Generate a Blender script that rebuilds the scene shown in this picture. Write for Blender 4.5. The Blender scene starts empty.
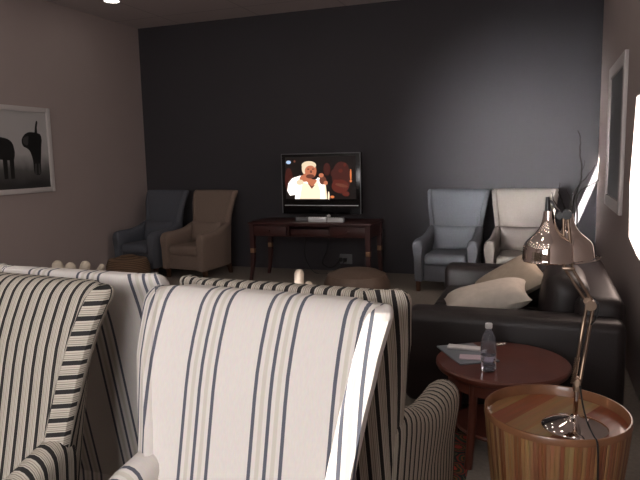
import bpy, bmesh, math, random
from mathutils import Vector, Matrix
random.seed(7)
PI = math.pi
S = bpy.context.scene
COL = S.collection

# ------------------------------------------------------------------ materials
def new_mat(name):
    m = bpy.data.materials.new(name); m.use_nodes = True
    nt = m.node_tree
    return m, nt, nt.nodes['Principled BSDF']

def plain(name, col, rough=.7, metal=0., noise=.0, nscale=20., bump=0., bscale=60., spec=.5, coat=0., sheen=0.):
    m, nt, b = new_mat(name)
    b.inputs['Base Color'].default_value = (*col, 1)
    b.inputs['Roughness'].default_value = rough
    b.inputs['Metallic'].default_value = metal
    b.inputs['Specular IOR Level'].default_value = spec
    b.inputs['Coat Weight'].default_value = coat
    b.inputs['Sheen Weight'].default_value = sheen
    tc = nt.nodes.new('ShaderNodeTexCoord')
    if noise > 0:
        n = nt.nodes.new('ShaderNodeTexNoise'); n.inputs['Scale'].default_value = nscale; n.inputs['Detail'].default_value = 4
        nt.links.new(tc.outputs['Object'], n.inputs['Vector'])
        mx = nt.nodes.new('ShaderNodeMix'); mx.data_type = 'RGBA'
        mx.inputs[6].default_value = (*[c*(1-noise) for c in col], 1)
        mx.inputs[7].default_value = (*[min(1, c*(1+noise)) for c in col], 1)
        nt.links.new(n.outputs['Fac'], mx.inputs[0]); nt.links.new(mx.outputs[2], b.inputs['Base Color'])
    if bump > 0:
        n = nt.nodes.new('ShaderNodeTexNoise'); n.inputs['Scale'].default_value = bscale; n.inputs['Detail'].default_value = 3
        nt.links.new(tc.outputs['Object'], n.inputs['Vector'])
        bp = nt.nodes.new('ShaderNodeBump'); bp.inputs['Strength'].default_value = bump; bp.inputs['Distance'].default_value = .01
        nt.links.new(n.outputs['Fac'], bp.inputs['Height']); nt.links.new(bp.outputs['Normal'], b.inputs['Normal'])
    return m

def emit(name, col, strength):
    m, nt, b = new_mat(name)
    b.inputs['Base Color'].default_value = (0.01, .01, .01, 1)
    b.inputs['Emission Color'].default_value = (*col, 1)
    b.inputs['Emission Strength'].default_value = strength
    return m

def striped(name, base, bands, period, phase=0., rough=.85):
    """woven cloth with stripes along UV.x; bands = [(start, end, colour)] as fractions of the period"""
    m, nt, b = new_mat(name)
    N = nt.nodes; L = nt.links
    uv = N.new('ShaderNodeUVMap'); sep = N.new('ShaderNodeSeparateXYZ'); L.new(uv.outputs[0], sep.inputs[0])
    mul = N.new('ShaderNodeMath'); mul.operation = 'MULTIPLY_ADD'; mul.inputs[1].default_value = 1/period; mul.inputs[2].default_value = 100+phase
    L.new(sep.outputs[0], mul.inputs[0])
    fr = N.new('ShaderNodeMath'); fr.operation = 'FRACT'; L.new(mul.outputs[0], fr.inputs[0])
    r = N.new('ShaderNodeValToRGB'); r.color_ramp.interpolation = 'CONSTANT'
    e = r.color_ramp.elements
    e[0].position = 0; e[0].color = (*base, 1)
    e[1].position = .999; e[1].color = (*base, 1)
    for a, z, c in bands:
        x = e.new(a); x.color = (*c, 1)
        x = e.new(z); x.color = (*base, 1)
    L.new(fr.outputs[0], r.inputs[0])
    # weave flecks
    mp = N.new('ShaderNodeMapping'); mp.inputs['Scale'].default_value = (240, 60, 1); L.new(uv.outputs[0], mp.inputs['Vector'])
    n = N.new('ShaderNodeTexNoise'); n.inputs['Scale'].default_value = 1.; n.inputs['Detail'].default_value = 2; L.new(mp.outputs[0], n.inputs['Vector'])
    mx = N.new('ShaderNodeMix'); mx.data_type = 'RGBA'; mx.blend_type = 'MULTIPLY'; mx.inputs[0].default_value = .16
    L.new(r.outputs[0], mx.inputs[6]); L.new(n.outputs['Color'], mx.inputs[7])
    L.new(mx.outputs[2], b.inputs['Base Color'])
    b.inputs['Roughness'].default_value = rough; b.inputs['Specular IOR Level'].default_value = .2
    bp = N.new('ShaderNodeBump'); bp.inputs['Strength'].default_value = .12; bp.inputs['Distance'].default_value = .004
    L.new(n.outputs['Fac'], bp.inputs['Height']); L.new(bp.outputs['Normal'], b.inputs['Normal'])
    return m

def planks(name, cols, width, axis='U', rough=.4, grain=True, coat=0., rot=0.):
    """strips of differing wood tone: axis U uses UV.x, X uses rotated object x"""
    m, nt, b = new_mat(name); N = nt.nodes; L = nt.links
    if axis == 'U':
        uv = N.new('ShaderNodeUVMap'); src = uv.outputs[0]
    else:
        tc = N.new('ShaderNodeTexCoord'); mp0 = N.new('ShaderNodeMapping'); mp0.inputs['Rotation'].default_value = (0, 0, rot)
        L.new(tc.outputs['Object'], mp0.inputs['Vector']); src = mp0.outputs[0]
    sep = N.new('ShaderNodeSeparateXYZ'); L.new(src, sep.inputs[0])
    mu = N.new('ShaderNodeMath'); mu.operation = 'MULTIPLY_ADD'; mu.inputs[1].default_value = 1/width; mu.inputs[2].default_value = 50.3; L.new(sep.outputs[0], mu.inputs[0])
    fl = N.new('ShaderNodeMath'); fl.operation = 'FLOOR'; L.new(mu.outputs[0], fl.inputs[0])
    wn = N.new('ShaderNodeTexWhiteNoise'); wn.noise_dimensions = '1D'; L.new(fl.outputs[0], wn.inputs['W'])
    r = N.new('ShaderNodeValToRGB'); r.color_ramp.interpolation = 'CONSTANT'; e = r.color_ramp.elements
    e[0].color = (*cols[0], 1); e[1].position = 1/len(cols); e[1].color = (*cols[1], 1)
    for i in range(2, len(cols)):
        x = e.new(i/len(cols)); x.color = (*cols[i], 1)
    L.new(wn.outputs['Value'], r.inputs[0])
    mp = N.new('ShaderNodeMapping'); mp.inputs['Scale'].default_value = (60, 5, 5); L.new(src, mp.inputs['Vector'])
    n = N.new('ShaderNodeTexNoise'); n.inputs['Scale'].default_value = 1; n.inputs['Detail'].default_value = 5; L.new(mp.outputs[0], n.inputs['Vector'])
    mx = N.new('ShaderNodeMix'); mx.data_type = 'RGBA'; mx.blend_type = 'MULTIPLY'; mx.inputs[0].default_value = .55
    L.new(r.outputs[0], mx.inputs[6]); L.new(n.outputs['Color'], mx.inputs[7])
    L.new(mx.outputs[2], b.inputs['Base Color']); b.inputs['Roughness'].default_value = rough; b.inputs['Coat Weight'].default_value = coat
    # grooves between strips
    fr = N.new('ShaderNodeMath'); fr.operation = 'FRACT'; L.new(mu.outputs[0], fr.inputs[0])
    pp = N.new('ShaderNodeMath'); pp.operation = 'PINGPONG'; pp.inputs[1].default_value = .5; L.new(fr.outputs[0], pp.inputs[0])
    sm = N.new('ShaderNodeMath'); sm.operation = 'MINIMUM'; sm.inputs[1].default_value = .22; L.new(pp.outputs[0], sm.inputs[0])
    bp = N.new('ShaderNodeBump'); bp.inputs['Strength'].default_value = .5 if axis == 'U' else .1; bp.inputs['Distance'].default_value = .02
    L.new(sm.outputs[0], bp.inputs['Height']); L.new(bp.outputs['Normal'], b.inputs['Normal'])
    return m

CREAM = (.68, .635, .60); NAVY = (.105, .11, .135); BEIGE = (.57, .53, .465)
M = {}
M['white_stripe'] = striped('cream cloth with navy stripes', CREAM,
    [(.10, .148, NAVY), (.20, .255, BEIGE), (.305, .353, NAVY), (.405, .46, BEIGE), (.51, .558, NAVY)], .205, -.10)
TCR = (.53, .48, .41)
M['ticking'] = striped('ticking cloth with charcoal stripes', TCR,
    [(.02, .35, (.028, .026, .026)), (.42, .50, (.27, .24, .20)), (.56, .62, (.33, .29, .24)), (.68, .76, (.27, .24, .20)), (.84, .90, (.33, .29, .24))], .0385)
M['blue_cloth'] = plain('blue grey cloth', (.105, .112, .132), .9, noise=.12, nscale=60, bump=.2, bscale=300, spec=.2)
M['tan_cloth'] = plain('tan cloth', (.24, .18, .145), .9, noise=.12, nscale=60, bump=.2, bscale=300, spec=.2)
M['greyblue_cloth'] = plain('grey blue cloth', (.112, .118, .134), .9, noise=.12, nscale=60, bump=.2, bscale=300, spec=.2)
M['pale_cloth'] = plain('pale cream cloth', (.235, .208, .192), .9, noise=.08, nscale=60, bump=.2, bscale=300, spec=.2)
M['linen'] = plain('beige linen', (.60, .54, .47), .9, noise=.15, nscale=25, bump=.25, bscale=200, spec=.2)
M['linen_tan'] = plain('tan linen', (.40, .335, .265), .9, noise=.15, nscale=25, bump=.25, bscale=200, spec=.2)
M['leather'] = plain('dark brown leather', (.015, .010, .010), .47, noise=.25, nscale=8, bump=.12, bscale=90)
M['leg_wood'] = plain('brown wood leg', (.07, .03, .015), .45)
M['mahogany'] = plain('dark mahogany', (.12, .034, .022), .33, noise=.35, nscale=9, coat=.3)
M['desk_wood'] = plain('dark red desk wood', (.048, .013, .011), .45, noise=.3, nscale=9)
M['brass'] = plain('brass', (.40, .26, .16), .5, 1.)
M['black'] = plain('black plastic', (.012, .012, .013), .35)
M['gloss_black'] = plain('black screen glass', (.006, .006, .007), .15)
M['silver'] = plain('silver plastic', (.72, .73, .76), .35, .1)
M['grey_plastic'] = plain('grey plastic', (.16, .165, .175), .45)
M['copper'] = plain('mirror copper', (.84, .74, .675), .05, 1.)
M['chrome'] = plain('warm chrome', (.80, .72, .68), .06, 1.)
M['bronze'] = plain('aged bronze', (.30, .22, .165), .36, 1.)
M['frame_white'] = plain('pale frame paint', (.60, .56, .55), .5)
M['drum_side'] = planks('mixed wood staves', [(.40, .21, .09), (.29, .11, .045), (.42, .25, .11), (.32, .13, .055), (.37, .20, .085), (.23, .085, .035)], .015, 'U', .45)
M['drum_top'] = planks('mixed wood boards', [(.30, .075, .03), (.44, .24, .10), (.36, .11, .045), (.50, .32, .16)], .085, 'X', .28, coat=.4, rot=.5)
M['drum_rim'] = plain('rim wood', (.21, .09, .042), .35, noise=.4, nscale=14, coat=.3)
M['branch'] = plain('dry twig bark', (.016, .013, .012), .9)
M['vase'] = plain('grey ceramic', (.10, .10, .105), .4)
M['driftwood'] = plain('pale carved wood', (.58, .50, .40), .8, noise=.2, nscale=18)
M['pouf_brown'] = plain('brown pouf hide', (.105, .068, .048), .6, noise=.35, nscale=9, bump=.3, bscale=35)
M['paper'] = plain('white paper', (.72, .70, .70), .6)
M['mag_blue'] = plain('grey blue cover', (.20, .22, .25), .35)
M['mag_pink'] = plain('pale pink booklet', (.62, .50, .56), .45)
M['cap_white'] = plain('white cap', (.75, .75, .75), .4)

def wicker():
    m, nt, b = new_mat('woven wicker'); N = nt.nodes; L = nt.links
    tc = N.new('ShaderNodeTexCoord')
    w = N.new('ShaderNodeTexWave'); w.wave_type = 'BANDS'; w.bands_direction = 'Z'; w.inputs['Scale'].default_value = 16; w.inputs['Distortion'].default_value = 2; w.inputs['Detail'].default_value = 2
    L.new(tc.outputs['Object'], w.inputs['Vector'])
    r = N.new('ShaderNodeValToRGB'); r.color_ramp.elements[0].color = (.07, .038, .02, 1); r.color_ramp.elements[1].color = (.19, .115, .065, 1)
    L.new(w.outputs['Fac'], r.inputs[0]); L.new(r.outputs[0], b.inputs['Base Color']); b.inputs['Roughness'].default_value = .7
    bp = N.new('ShaderNodeBump'); bp.inputs['Strength'].default_value = .5; bp.inputs['Distance'].default_value = .01
    L.new(w.outputs['Fac'], bp.inputs['Height']); L.new(bp.outputs['Normal'], b.inputs['Normal'])
    return m
M['wicker'] = wicker()

def glass(name, col=(1, 1, 1), rough=0., ior=1.45):
    m, nt, b = new_mat(name)
    b.inputs['Base Color'].default_value = (*col, 1); b.inputs['Roughness'].default_value = rough
    b.inputs['Transmission Weight'].default_value = 1; b.inputs['IOR'].default_value = ior
    return m
M['pet'] = glass('clear bottle plastic', (.88, .92, 1), .12, 1.35)
M['pet'].node_tree.nodes['Principled BSDF'].inputs['Transmission Weight'].default_value = .95
M['water'] = glass('water', (.95, .97, 1), 0, 1.33)

def rugmat():
    m, nt, b = new_mat('patterned wool rug'); N = nt.nodes; L = nt.links
    tc = N.new('ShaderNodeTexCoord')
    v = N.new('ShaderNodeTexVoronoi'); v.inputs['Scale'].default_value = 9; v.inputs['Randomness'].default_value = .55; v.feature = 'F1'
    n = N.new('ShaderNodeTexNoise'); n.inputs['Scale'].default_value = 12
    mx = N.new('ShaderNodeMix'); mx.data_type = 'RGBA'; mx.inputs[0].default_value = .06
    L.new(tc.outputs['Object'], n.inputs['Vector']); L.new(tc.outputs['Object'], mx.inputs[6]); L.new(n.outputs['Color'], mx.inputs[7])
    L.new(mx.outputs[2], v.inputs['Vector'])
    r = N.new('ShaderNodeValToRGB'); r.color_ramp.interpolation = 'CONSTANT'; e = r.color_ramp.elements
    e[0].color = (.42, .07, .055, 1); e[1].position = .17; e[1].color = (.05, .06, .035, 1)
    for p, c in ((.24, (.24, .10, .05)), (.31, (.045, .075, .055)), (.40, (.26, .055, .045)), (.47, (.035, .045, .045)), (.58, (.12, .12, .07)), (.66, (.05, .03, .03))):
        x = e.new(p); x.color = (*c, 1)
    mu = N.new('ShaderNodeMath'); mu.operation = 'MULTIPLY'; mu.inputs[1].default_value = 1.0
    L.new(v.outputs['Distance'], mu.inputs[0]); L.new(mu.outputs[0], r.inputs[0]); L.new(r.outputs[0], b.inputs['Base Color'])
    b.inputs['Roughness'].default_value = .95; b.inputs['Specular IOR Level'].default_value = .1
    return m
M['rug'] = rugmat()

# ------------------------------------------------------------------ mesh helpers
def box_uv(bm, arm=False):
    uvl = bm.loops.layers.uv.verify()
    for f in bm.faces:
        n = f.normal
        for l in f.loops:
            c = l.vert.co
            if arm:
                u, v = (c.x, c.z) if abs(n.y) > .8 else (c.y, c.z)
            elif abs(n.x) > .75:
                u, v = c.y, c.z
            else:
                u, v = c.x, (c.z if abs(n.y) > abs(n.z) else c.y)
            l[uvl].uv = (u, v)

def obj(name, bm, mats, parent=None, smooth=True, uv=True, arm=False, label=None):
    bm.normal_update()
    if uv: box_uv(bm, arm)
    me = bpy.data.meshes.new(name); bm.to_mesh(me); bm.free()
    if not isinstance(mats, (list, tuple)): mats = [mats]
    for m in mats: me.materials.append(m)
    if smooth:
        for p in me.polygons: p.use_smooth = True
        try: me.set_sharp_from_angle(angle=math.radians(42))
        except Exception: pass
    o = bpy.data.objects.new(name, me); COL.objects.link(o)
    if parent: o.parent = parent
    if label: o['label'] = label
    return o

def thing(name, label, cat, loc=(0, 0, 0), rotz=0, group=None, scale=1):
    o = bpy.data.objects.new(name, None); COL.objects.link(o)
    o.empty_display_size = .1
    o.location = loc; o.rotation_euler = (0, 0, rotz); o.scale = (scale,)*3
    o['label'] = label; o['category'] = cat
    if group: o['group'] = group
    return o

def tag(o, label, cat, group=None):
    o['label'] = label; o['category'] = cat
    if group: o['group'] = group
    return o

def struct(name, bm, m, parent=None, smooth=False):
    o = obj(name, bm, m, parent, smooth)
    if parent is None: o['kind'] = 'structure'
    return o

def copy_tree(o, parent=None):
    c = o.copy(); COL.objects.link(c)
    if parent: c.parent = parent
    for ch in list(o.children): copy_tree(ch, c)
    return c

def add_box(bm, c, s, bev=0., seg=2, rot=None, mi=0):
    r = bmesh.ops.create_cube(bm, size=1)
    vs = r['verts']
    bmesh.ops.scale(bm, vec=s, verts=vs)
    fs = list({f for v in vs for f in v.link_faces})
    for f in fs: f.material_index = mi
    if bev > 0:
        es = list({e for v in vs for e in v.link_edges})
        rb = bmesh.ops.bevel(bm, geom=es, offset=bev, segments=seg, affect='EDGES', profile=.5, material=mi)
        vs = list({v for f in rb['faces'] for v in f.verts} | {v for v in vs if v.is_valid})
    if rot is not None: bmesh.ops.rotate(bm, verts=vs, cent=(0, 0, 0), matrix=rot)
    bmesh.ops.translate(bm, verts=vs, vec=c)
    return vs

def add_loft(bm, rings, cap=True, closed=True):
    vr = [[bm.verts.new(p) for p in r] for r in rings]
    n = len(rings[0])
    for a, b in zip(vr[:-1], vr[1:]):
        for i in range(n if closed else n-1):
            bm.faces.new((a[i], a[(i+1) % n], b[(i+1) % n], b[i]))
    if cap:
        bm.faces.new(list(reversed(vr[0]))); bm.faces.new(vr[-1])
    return vr

def add_lathe(bm, prof, seg=40, cap=False, c=(0, 0, 0), rot=None):
    rings = []
    for r, z in prof:
        rings.append([Vector((r*math.cos(2*PI*i/seg), r*math.sin(2*PI*i/seg), z)) for i in range(seg)])
    if rot is not None: rings = [[rot @ p for p in r] for r in rings]
    rings = [[p+Vector(c) for p in r] for r in rings]
    return add_loft(bm, rings, cap)

def add_tube(bm, pts, rad, seg=10, cap=True):
    pts = [Vector(p) for p in pts]
    rads = rad if isinstance(rad, (list, tuple)) else [rad]*len(pts)
    rings = []; up = Vector((.13, .27, 1)).normalized()
    prev = None
    for i, p in enumerate(pts):
        t = (pts[min(i+1, len(pts)-1)] - pts[max(i-1, 0)]).normalized()
        if prev is None:
            a = t.cross(up)
            if a.length < 1e-3: a = t.cross(Vector((1, 0, 0)))
            a.normalize()
        else:
            a = (prev - t*prev.dot(t)).normalized()
        prev = a; b = t.cross(a)
        rings.append([p + rads[i]*(math.cos(2*PI*k/seg)*a + math.sin(2*PI*k/seg)*b) for k in range(seg)])
    add_loft(bm, rings, cap)

def spline(pts, n=8):
    pts = [Vector(p) for p in pts]; out = []
    for i in range(len(pts)-1):
        p0 = pts[max(i-1, 0)]; p1 = pts[i]; p2 = pts[i+1]; p3 = pts[min(i+2, len(pts)-1)]
        for k in range(n):
            t = k/n
            out.append(.5*((2*p1)+(-p0+p2)*t+(2*p0-5*p1+4*p2-p3)*t*t+(-p0+3*p1-3*p2+p3)*t**3))
    out.append(pts[-1]); return out

def interp(tab, z):
    if z <= tab[0][0]: return tab[0][1]
    for (a, va), (b, vb) in zip(tab[:-1], tab[1:]):
        if z <= b:
            t = (z-a)/(b-a); t = t*t*(3-2*t)*.5+t*.5
            return va+(vb-va)*t
    return tab[-1][1]

def pillow(w, h, t, n=14, pinch=.06, p=2.6):
    """soft cushion lying in the x-z plane, thickness along y"""
    bm = bmesh.new(); g = {}
    for s in (1, -1):
        for i in range(n+1):
            for j in range(n+1):
                u = -1+2*i/n; v = -1+2*j/n
                edge = i in (0, n) or j in (0, n)
                if edge and s == -1: g[s, i, j] = g[1, i, j]; continue
                k = max(0, (1-abs(u)**p))**.55*max(0, (1-abs(v)**p))**.55
                x = u*w/2*(1-pinch*(1-v*v)); z = v*h/2*(1-pinch*(1-u*u))
                g[s, i, j] = bm.verts.new((x, s*t/2*k, z))
    for s in (1, -1):
        for i in range(n):
            for j in range(n):
                q = [g[s, i, j], g[s, i+1, j], g[s, i+1, j+1], g[s, i, j+1]]
                if s == 1: q.reverse()
                bm.faces.new(q)
    return bm

# ------------------------------------------------------------------ the room
XL, XR, YB, YF, ZC = -5.51, .57, 7.705, -1.6, 3.387
greige = plain('greige wall paint', (.37, .305, .29), .8, noise=.03, nscale=3)
charcoal = plain('charcoal wall paint', (.045, .042, .048), .8, noise=.05, nscale=2)
def ceilmat():
    m, nt, b = new_mat('ceiling board paint'); N = nt.nodes; L = nt.links
    tc = N.new('ShaderNodeTexCoord'); br = N.new('ShaderNodeTexBrick')
    br.inputs['Color1'].default_value = (.50, .44, .43, 1); br.inputs['Color2'].default_value = (.485, .425, .415, 1); br.inputs['Mortar'].default_value = (.38, .335, .33, 1)
    br.inputs['Scale'].default_value = 1; br.inputs['Mortar Size'].default_value = .012; br.inputs['Brick Width'].default_value = 1.2; br.inputs['Row Height'].default_value = 1.2; br.offset = 0
    L.new(tc.outputs['Object'], br.inputs['Vector']); L.new(br.outputs['Color'], b.inputs['Base Color']); b.inputs['Roughness'].default_value = .85
    return m
floorm = plain('grey brown carpet', (.27, .235, .205), .95, noise=.25, nscale=45, bump=.2, bscale=250, spec=.1)
t = .1
def wall(name, c, s, m):
    bm = bmesh.new(); add_box(bm, c, s); return struct(name, bm, m)
wall('floor', ((XL+XR)/2, (YB+YF)/2, -t/2), (XR-XL+.3, YB-YF+.3, t), floorm)
wall('ceiling', ((XL+XR)/2, (YB+YF)/2, ZC+t/2), (XR-XL+.3, YB-YF+.3, t), ceilmat())
wall('wall_left', (XL-t/2, (YB+YF)/2, ZC/2), (t, YB-YF+.2, ZC), greige)
wall('wall_right', (XR+t/2, (YB+YF)/2, ZC/2), (t, YB-YF+.2, ZC), greige)
wall('wall_back', ((XL+XR)/2, YB+t/2, ZC/2), (XR-XL, t, ZC), charcoal)

# wall behind the camera: unseen, its openings cut to shape the sun patches
SUN = Vector((.45, .875, -.17)).normalized()
def back_to_front(p):
    p = Vector(p); k = (p.y-YF)/SUN.y; q = p-SUN*k
    return (q.x, q.z)
streak = [(.655, YB, 1.42), (.592, YB, 1.42), (.297, YB, .680), (.372, YB, .665)]
patch = [(XR, 4.70, 1.85), (XR, 4.70, 1.22), (XR, 4.56, .875), (XR, 4.16, .82), (XR, 3.2, .82), (XR, 3.2, 1.6), (XR, 4.62, 1.87)]
patch = [(XR, 4.70, 1.86), (XR, 4.86, 1.28), (XR, 4.78, .90), (XR, 4.36, .835), (XR, 3.95, .82), (XR, 3.95, 1.86)]
def front_wall():
    bm = bmesh.new()
    loops = [[(XL-.1, 0), (XR+.1, 0), (XR+.1, ZC), (XL-.1, ZC)]] + [[back_to_front(p) for p in h] for h in (streak, patch, wingp)]
    es = []
    for lp in loops:
        vs = [bm.verts.new((x, YF, z)) for x, z in lp]
        for a, b in zip(vs, vs[1:]+vs[:1]): es.append(bm.edges.new((a, b)))
    bmesh.ops.triangle_fill(bm, use_beauty=True, use_dissolve=False, edges=es)
    return struct('wall_front_gobo', bm, greige)

# daylight window behind the camera, opaque pane; also frames the added beam lamp
def window(name, cx, cz, w, h):
    bm = bmesh.new()
    for s in (-1, 1):
        add_box(bm, (cx+s*(w/2+.03), YF+.02, cz), (.06, .05, h+.12), .006)
        add_box(bm, (cx, YF+.02, cz+s*(h/2+.03)), (w, .05, .06), .006)
    add_box(bm, (cx, YF+.012, cz), (.05, .03, h), .005)
    o = struct(name, bm, M['frame_white'])
    bm = bmesh.new(); add_box(bm, (cx, YF+.004, cz), (w, .006, h)); obj('window_pane', bm, M['paper'], o, False)

# ------------------------------------------------------------------ wing chairs
HW = [(.15, .288), (.5, .290), (.62, .297), (.70, .306), (.8, .322), (.95, .346), (1.09, .366)]
HR = [(.15, .262), (.5, .262), (.70, .262), (.95, .270), (1.09, .276)]
HT = 1.09
LEAN = 1.
def yb_at(z): return .22 + (z-.15)*.20*LEAN
def yf_at(z): return yb_at(HT)-.115+(max(z, .40)-HT)*.235*LEAN
TH = .115
def back_profile(z):
    """plan of the backrest at height z, rear centre -> front centre: flat rear, sides splayed outwards, front edge band, flat front"""
    hw = interp(HW, z); hr = interp(HR, z); k = max(0, z-.86)**2; yb = yb_at(z)+k*.5; yf = yf_at(z)+k*.95
    bw = .056
    P = [(0, yb, 'r'), (hr*.5, yb, 'r'), (hr-.028, yb, 'r'), (hr-.006, yb-.008, 'r'), (hr+.006, yb-.024, 'r'), ((hr+hw)/2, (yb+yf)/2+.012, 'r'), (hw-.006, yf+.044, 'r'), (hw, yf+.022, 'r'),
         (hw-.005, yf+.004, 'w'), (hw-bw*.55, yf-.012, 'w'), (hw-bw+.008, yf-.022, 'f'), (hw-bw, yf-.018, 'f'), (hw-bw-.006, yf-.004, 'f'), (hw-bw-.03, yf, 'f'), ((hw-bw)*.45, yf-.004, 'f'), (0, yf-.005, 'f')]
    return P
def backrest_mesh(cross):
    zs = [.17, .3, .42, .5, .56, .62, .68, .74, .80, .86, .92, .98, 1.03, HT-.036]
    specs = [(z, 0.) for z in zs]
    R = .040
    for k in range(1, 6):
        a = k/5*PI/2*.97
        specs.append((HT-R+R*math.sin(a), R*.80*(1-math.cos(a))))
    rings = []; us = []
    for z, ins in specs:
        P = back_profile(z); pts = [Vector((x, y, 0)) for x, y, _ in P]
        n = len(pts)
        # inward offset with 2d normals (profile runs rear centre -> front centre on the +x side)
        off = []
        for i, p in enumerate(pts):
            a = pts[i-1] if i > 0 else Vector((-pts[1].x, pts[1].y, 0)); b = pts[i+1] if i < n-1 else Vector((-pts[n-2].x, pts[n-2].y, 0))
            tdir = (b-a).normalized(); nrm = Vector((tdir.y, -tdir.x, 0))
            nin = nrm
            q = p + nin*ins
            if i in (0, n-1): q.x = 0
            off.append(q)
        ucoord = []; acc = 0
        for i in range(n):
            if i > 0: acc += (pts[i]-pts[i-1]).length
            ucoord.append(acc)
        tot = acc
        full = []; uu = []
        for i in range(n):
            full.append((off[i].x, off[i].y, z)); uu.append(ucoord[i] if i < 8 else tot-ucoord[i])
        for i in range(n-2, 0, -1):
            full.append((-off[i].x, off[i].y, z)); uu.append(-(ucoord[i] if i < 8 else tot-ucoord[i]))
        rings.append(full); us.append(uu)
    bm = bmesh.new()
    vr = [[bm.verts.new(p) for p in r] for r in rings]
    uvl = bm.loops.layers.uv.verify(); n = len(rings[0]); H = 16
    def put(f, cs):
        for l, uv in zip(f.loops, cs): l[uvl].uv = uv
    for k in range(len(vr)-1):
        for i in range(n):
            j = (i+1) % n
            f = bm.faces.new((vr[k][j], vr[k][i], vr[k+1][i], vr[k+1][j]))
            ii = i if i < H-1 else n-1-i           # mirrored column index
            isw = ii in (7, 8, 9)
            z0, z1 = specs[k][0], specs[k+1][0]
            ui, uj, ui2, uj2 = us[k][i], us[k][j], us[k+1][i], us[k+1][j]
            if isw and cross:
                put(f, [(z0, .9), (z0, .8), (z1, .8), (z1, .9)])
            else:
                if ii == 7:                         # seam: keep one side continuous
                    d = (Vector(rings[k][j])-Vector(rings[k][i])).length
                    if i < H-1: ui, ui2 = uj+d, uj2+d
                    else: uj, uj2 = ui-d, ui2-d
                put(f, [(uj, z0), (ui, z0), (ui2, z1), (uj2, z1)])
    # top and bottom: quads between mirrored rear and front columns
    top = vr[-1]
    for ring, flip in ((top, False), (vr[0], True)):
        f = bm.faces.new(ring if flip else list(reversed(ring)))
        for l in f.loops: l[uvl].uv = (l.vert.co.x, l.vert.co.y)
        bmesh.ops.triangulate(bm, faces=[f])
    return bm

def arm_mesh(s):
    bm = bmesh.new(); rings = []
    stations = [(.245, .67, .225, .295), (.20, .69, .218, .308), (.12, .668, .226, .318), (.02, .628, .228, .327), (-.09, .602, .228, .336), (-.22, .594, .229, .345), (-.33, .592, .230, .352), (-.385, .582, .233, .353), (-.405, .550, .240, .347)]
    for y, zt, xi, xo in stations:
        r = (xo-xi)*.5; xc = (xi+xo)/2
        pts = [(xi+.012, y, .125), (xo-.024, y, .125), (xo-.016, y, .38), (xo, y, zt-r-.03)]
        for k in range(0, 9):
            a = k/8*PI
            pts.append((xc+r*math.cos(a), y, zt-r+r*math.sin(a)))
        pts.append((xi+.006, y, zt-r-.05)); pts.append((xi+.012, y, .38))
        rings.append([(s*x, yy, z) for x, yy, z in pts])
    vr = add_loft(bm, rings)
    bmesh.ops.recalc_face_normals(bm, faces=bm.faces)
    return bm

def make_chair(name, label, group, cloth, cross=False, lumbar=True, legm='leg_wood'):
    t = thing(name, label, 'armchair', group=group)
    m = M[cloth]
    o = obj('backrest', backrest_mesh(cross), m, t, uv=False)
    for s in (1, -1): obj('arm', arm_mesh(s), m, t, arm=True)
    bm = bmesh.new(); add_box(bm, (0, -.06, .22), (.48, .62, .20), .02, 3); obj('seat_base', bm, m, t)
    bm = bmesh.new(); add_box(bm, (0, -.12, .365), (.455, .56, .13), .045, 4); obj('seat_cushion', bm, m, t)
    if lumbar:
        bm = pillow(.48, .28, .14, p=4); bmesh.ops.rotate(bm, verts=bm.verts, cent=(0, 0, 0), matrix=Matrix.Rotation(-.2, 3, 'X'))
        bmesh.ops.translate(bm, verts=bm.verts, vec=(0, .075, .555)); obj('lumbar_cushion', bm, m, t)
    for x, y in ((.30, -.33), (-.30, -.33), (.26, .20), (-.26, .20)):
        bm = bmesh.new()
        k = 1 if y > 0 else 0
        add_loft(bm, [[(x+a*.018*1, y+k*.05+b*.018, 0) for a, b in ((-1, -1), (1, -1), (1, 1), (-1, 1))], [(x+a*.026, y+b*.026, .135) for a, b in ((-1, -1), (1, -1), (1, 1), (-1, 1))]])
        obj('leg', bm, M[legm], t, False)
    return t

def place(t, top, rz, sc=1.):
    """put the chair so that the middle of its top edge is at top=(x,y)"""
    v = Matrix.Rotation(rz, 2) @ Vector((0, (yb_at(HT)-TH/2)*sc))
    t.location = (top[0]-v.x, top[1]-v.y, 0); t.rotation_euler = (0, 0, rz); t.scale = (sc,)*3
    return t
g1 = 'striped wing chairs in the foreground'
FS = 1.045
a = make_chair('wing_chair', 'large cream wing chair with groups of navy stripes, its seat side facing the viewer', g1, 'white_stripe', lumbar=False)
place(a, (-.715, 1.47), math.radians(-5), FS)
Ma = Matrix.Translation(a.location) @ Matrix.Rotation(a.rotation_euler.z, 4, 'Z') @ Matrix.Scale(FS, 4)
wingp = [Ma @ Vector((interp(HW, z)-.060, yf_at(z)+max(0, z-.86)**2*.95-.015, z)) for z in (1.075, 1.0, .9, .8, .7, .6, .5)] + [Ma @ Vector((interp(HW, z)+.010, yf_at(z)+max(0, z-.86)**2*.95+.015, z)) for z in (.5, .6, .7, .8, .9, 1.0, 1.075)]
front_wall()
d = copy_tree(a); d['label'] = 'cream chair with navy stripes seen from its back, behind the dark striped chair'
place(d, (-1.535, 1.70), math.radians(178), FS)
c = make_chair('wing_chair', 'wing chair in close-set charcoal ticking stripes cut by the left edge of the photo', g1, 'ticking', True, lumbar=False)
place(c, (-1.575, 1.50), math.radians(-5), FS)
b = copy_tree(c); b['label'] = 'charcoal striped wing chair turned to the television, back to back with the large cream chair'
place(b, (-.712, 1.655), math.radians(176.5), FS)

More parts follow.
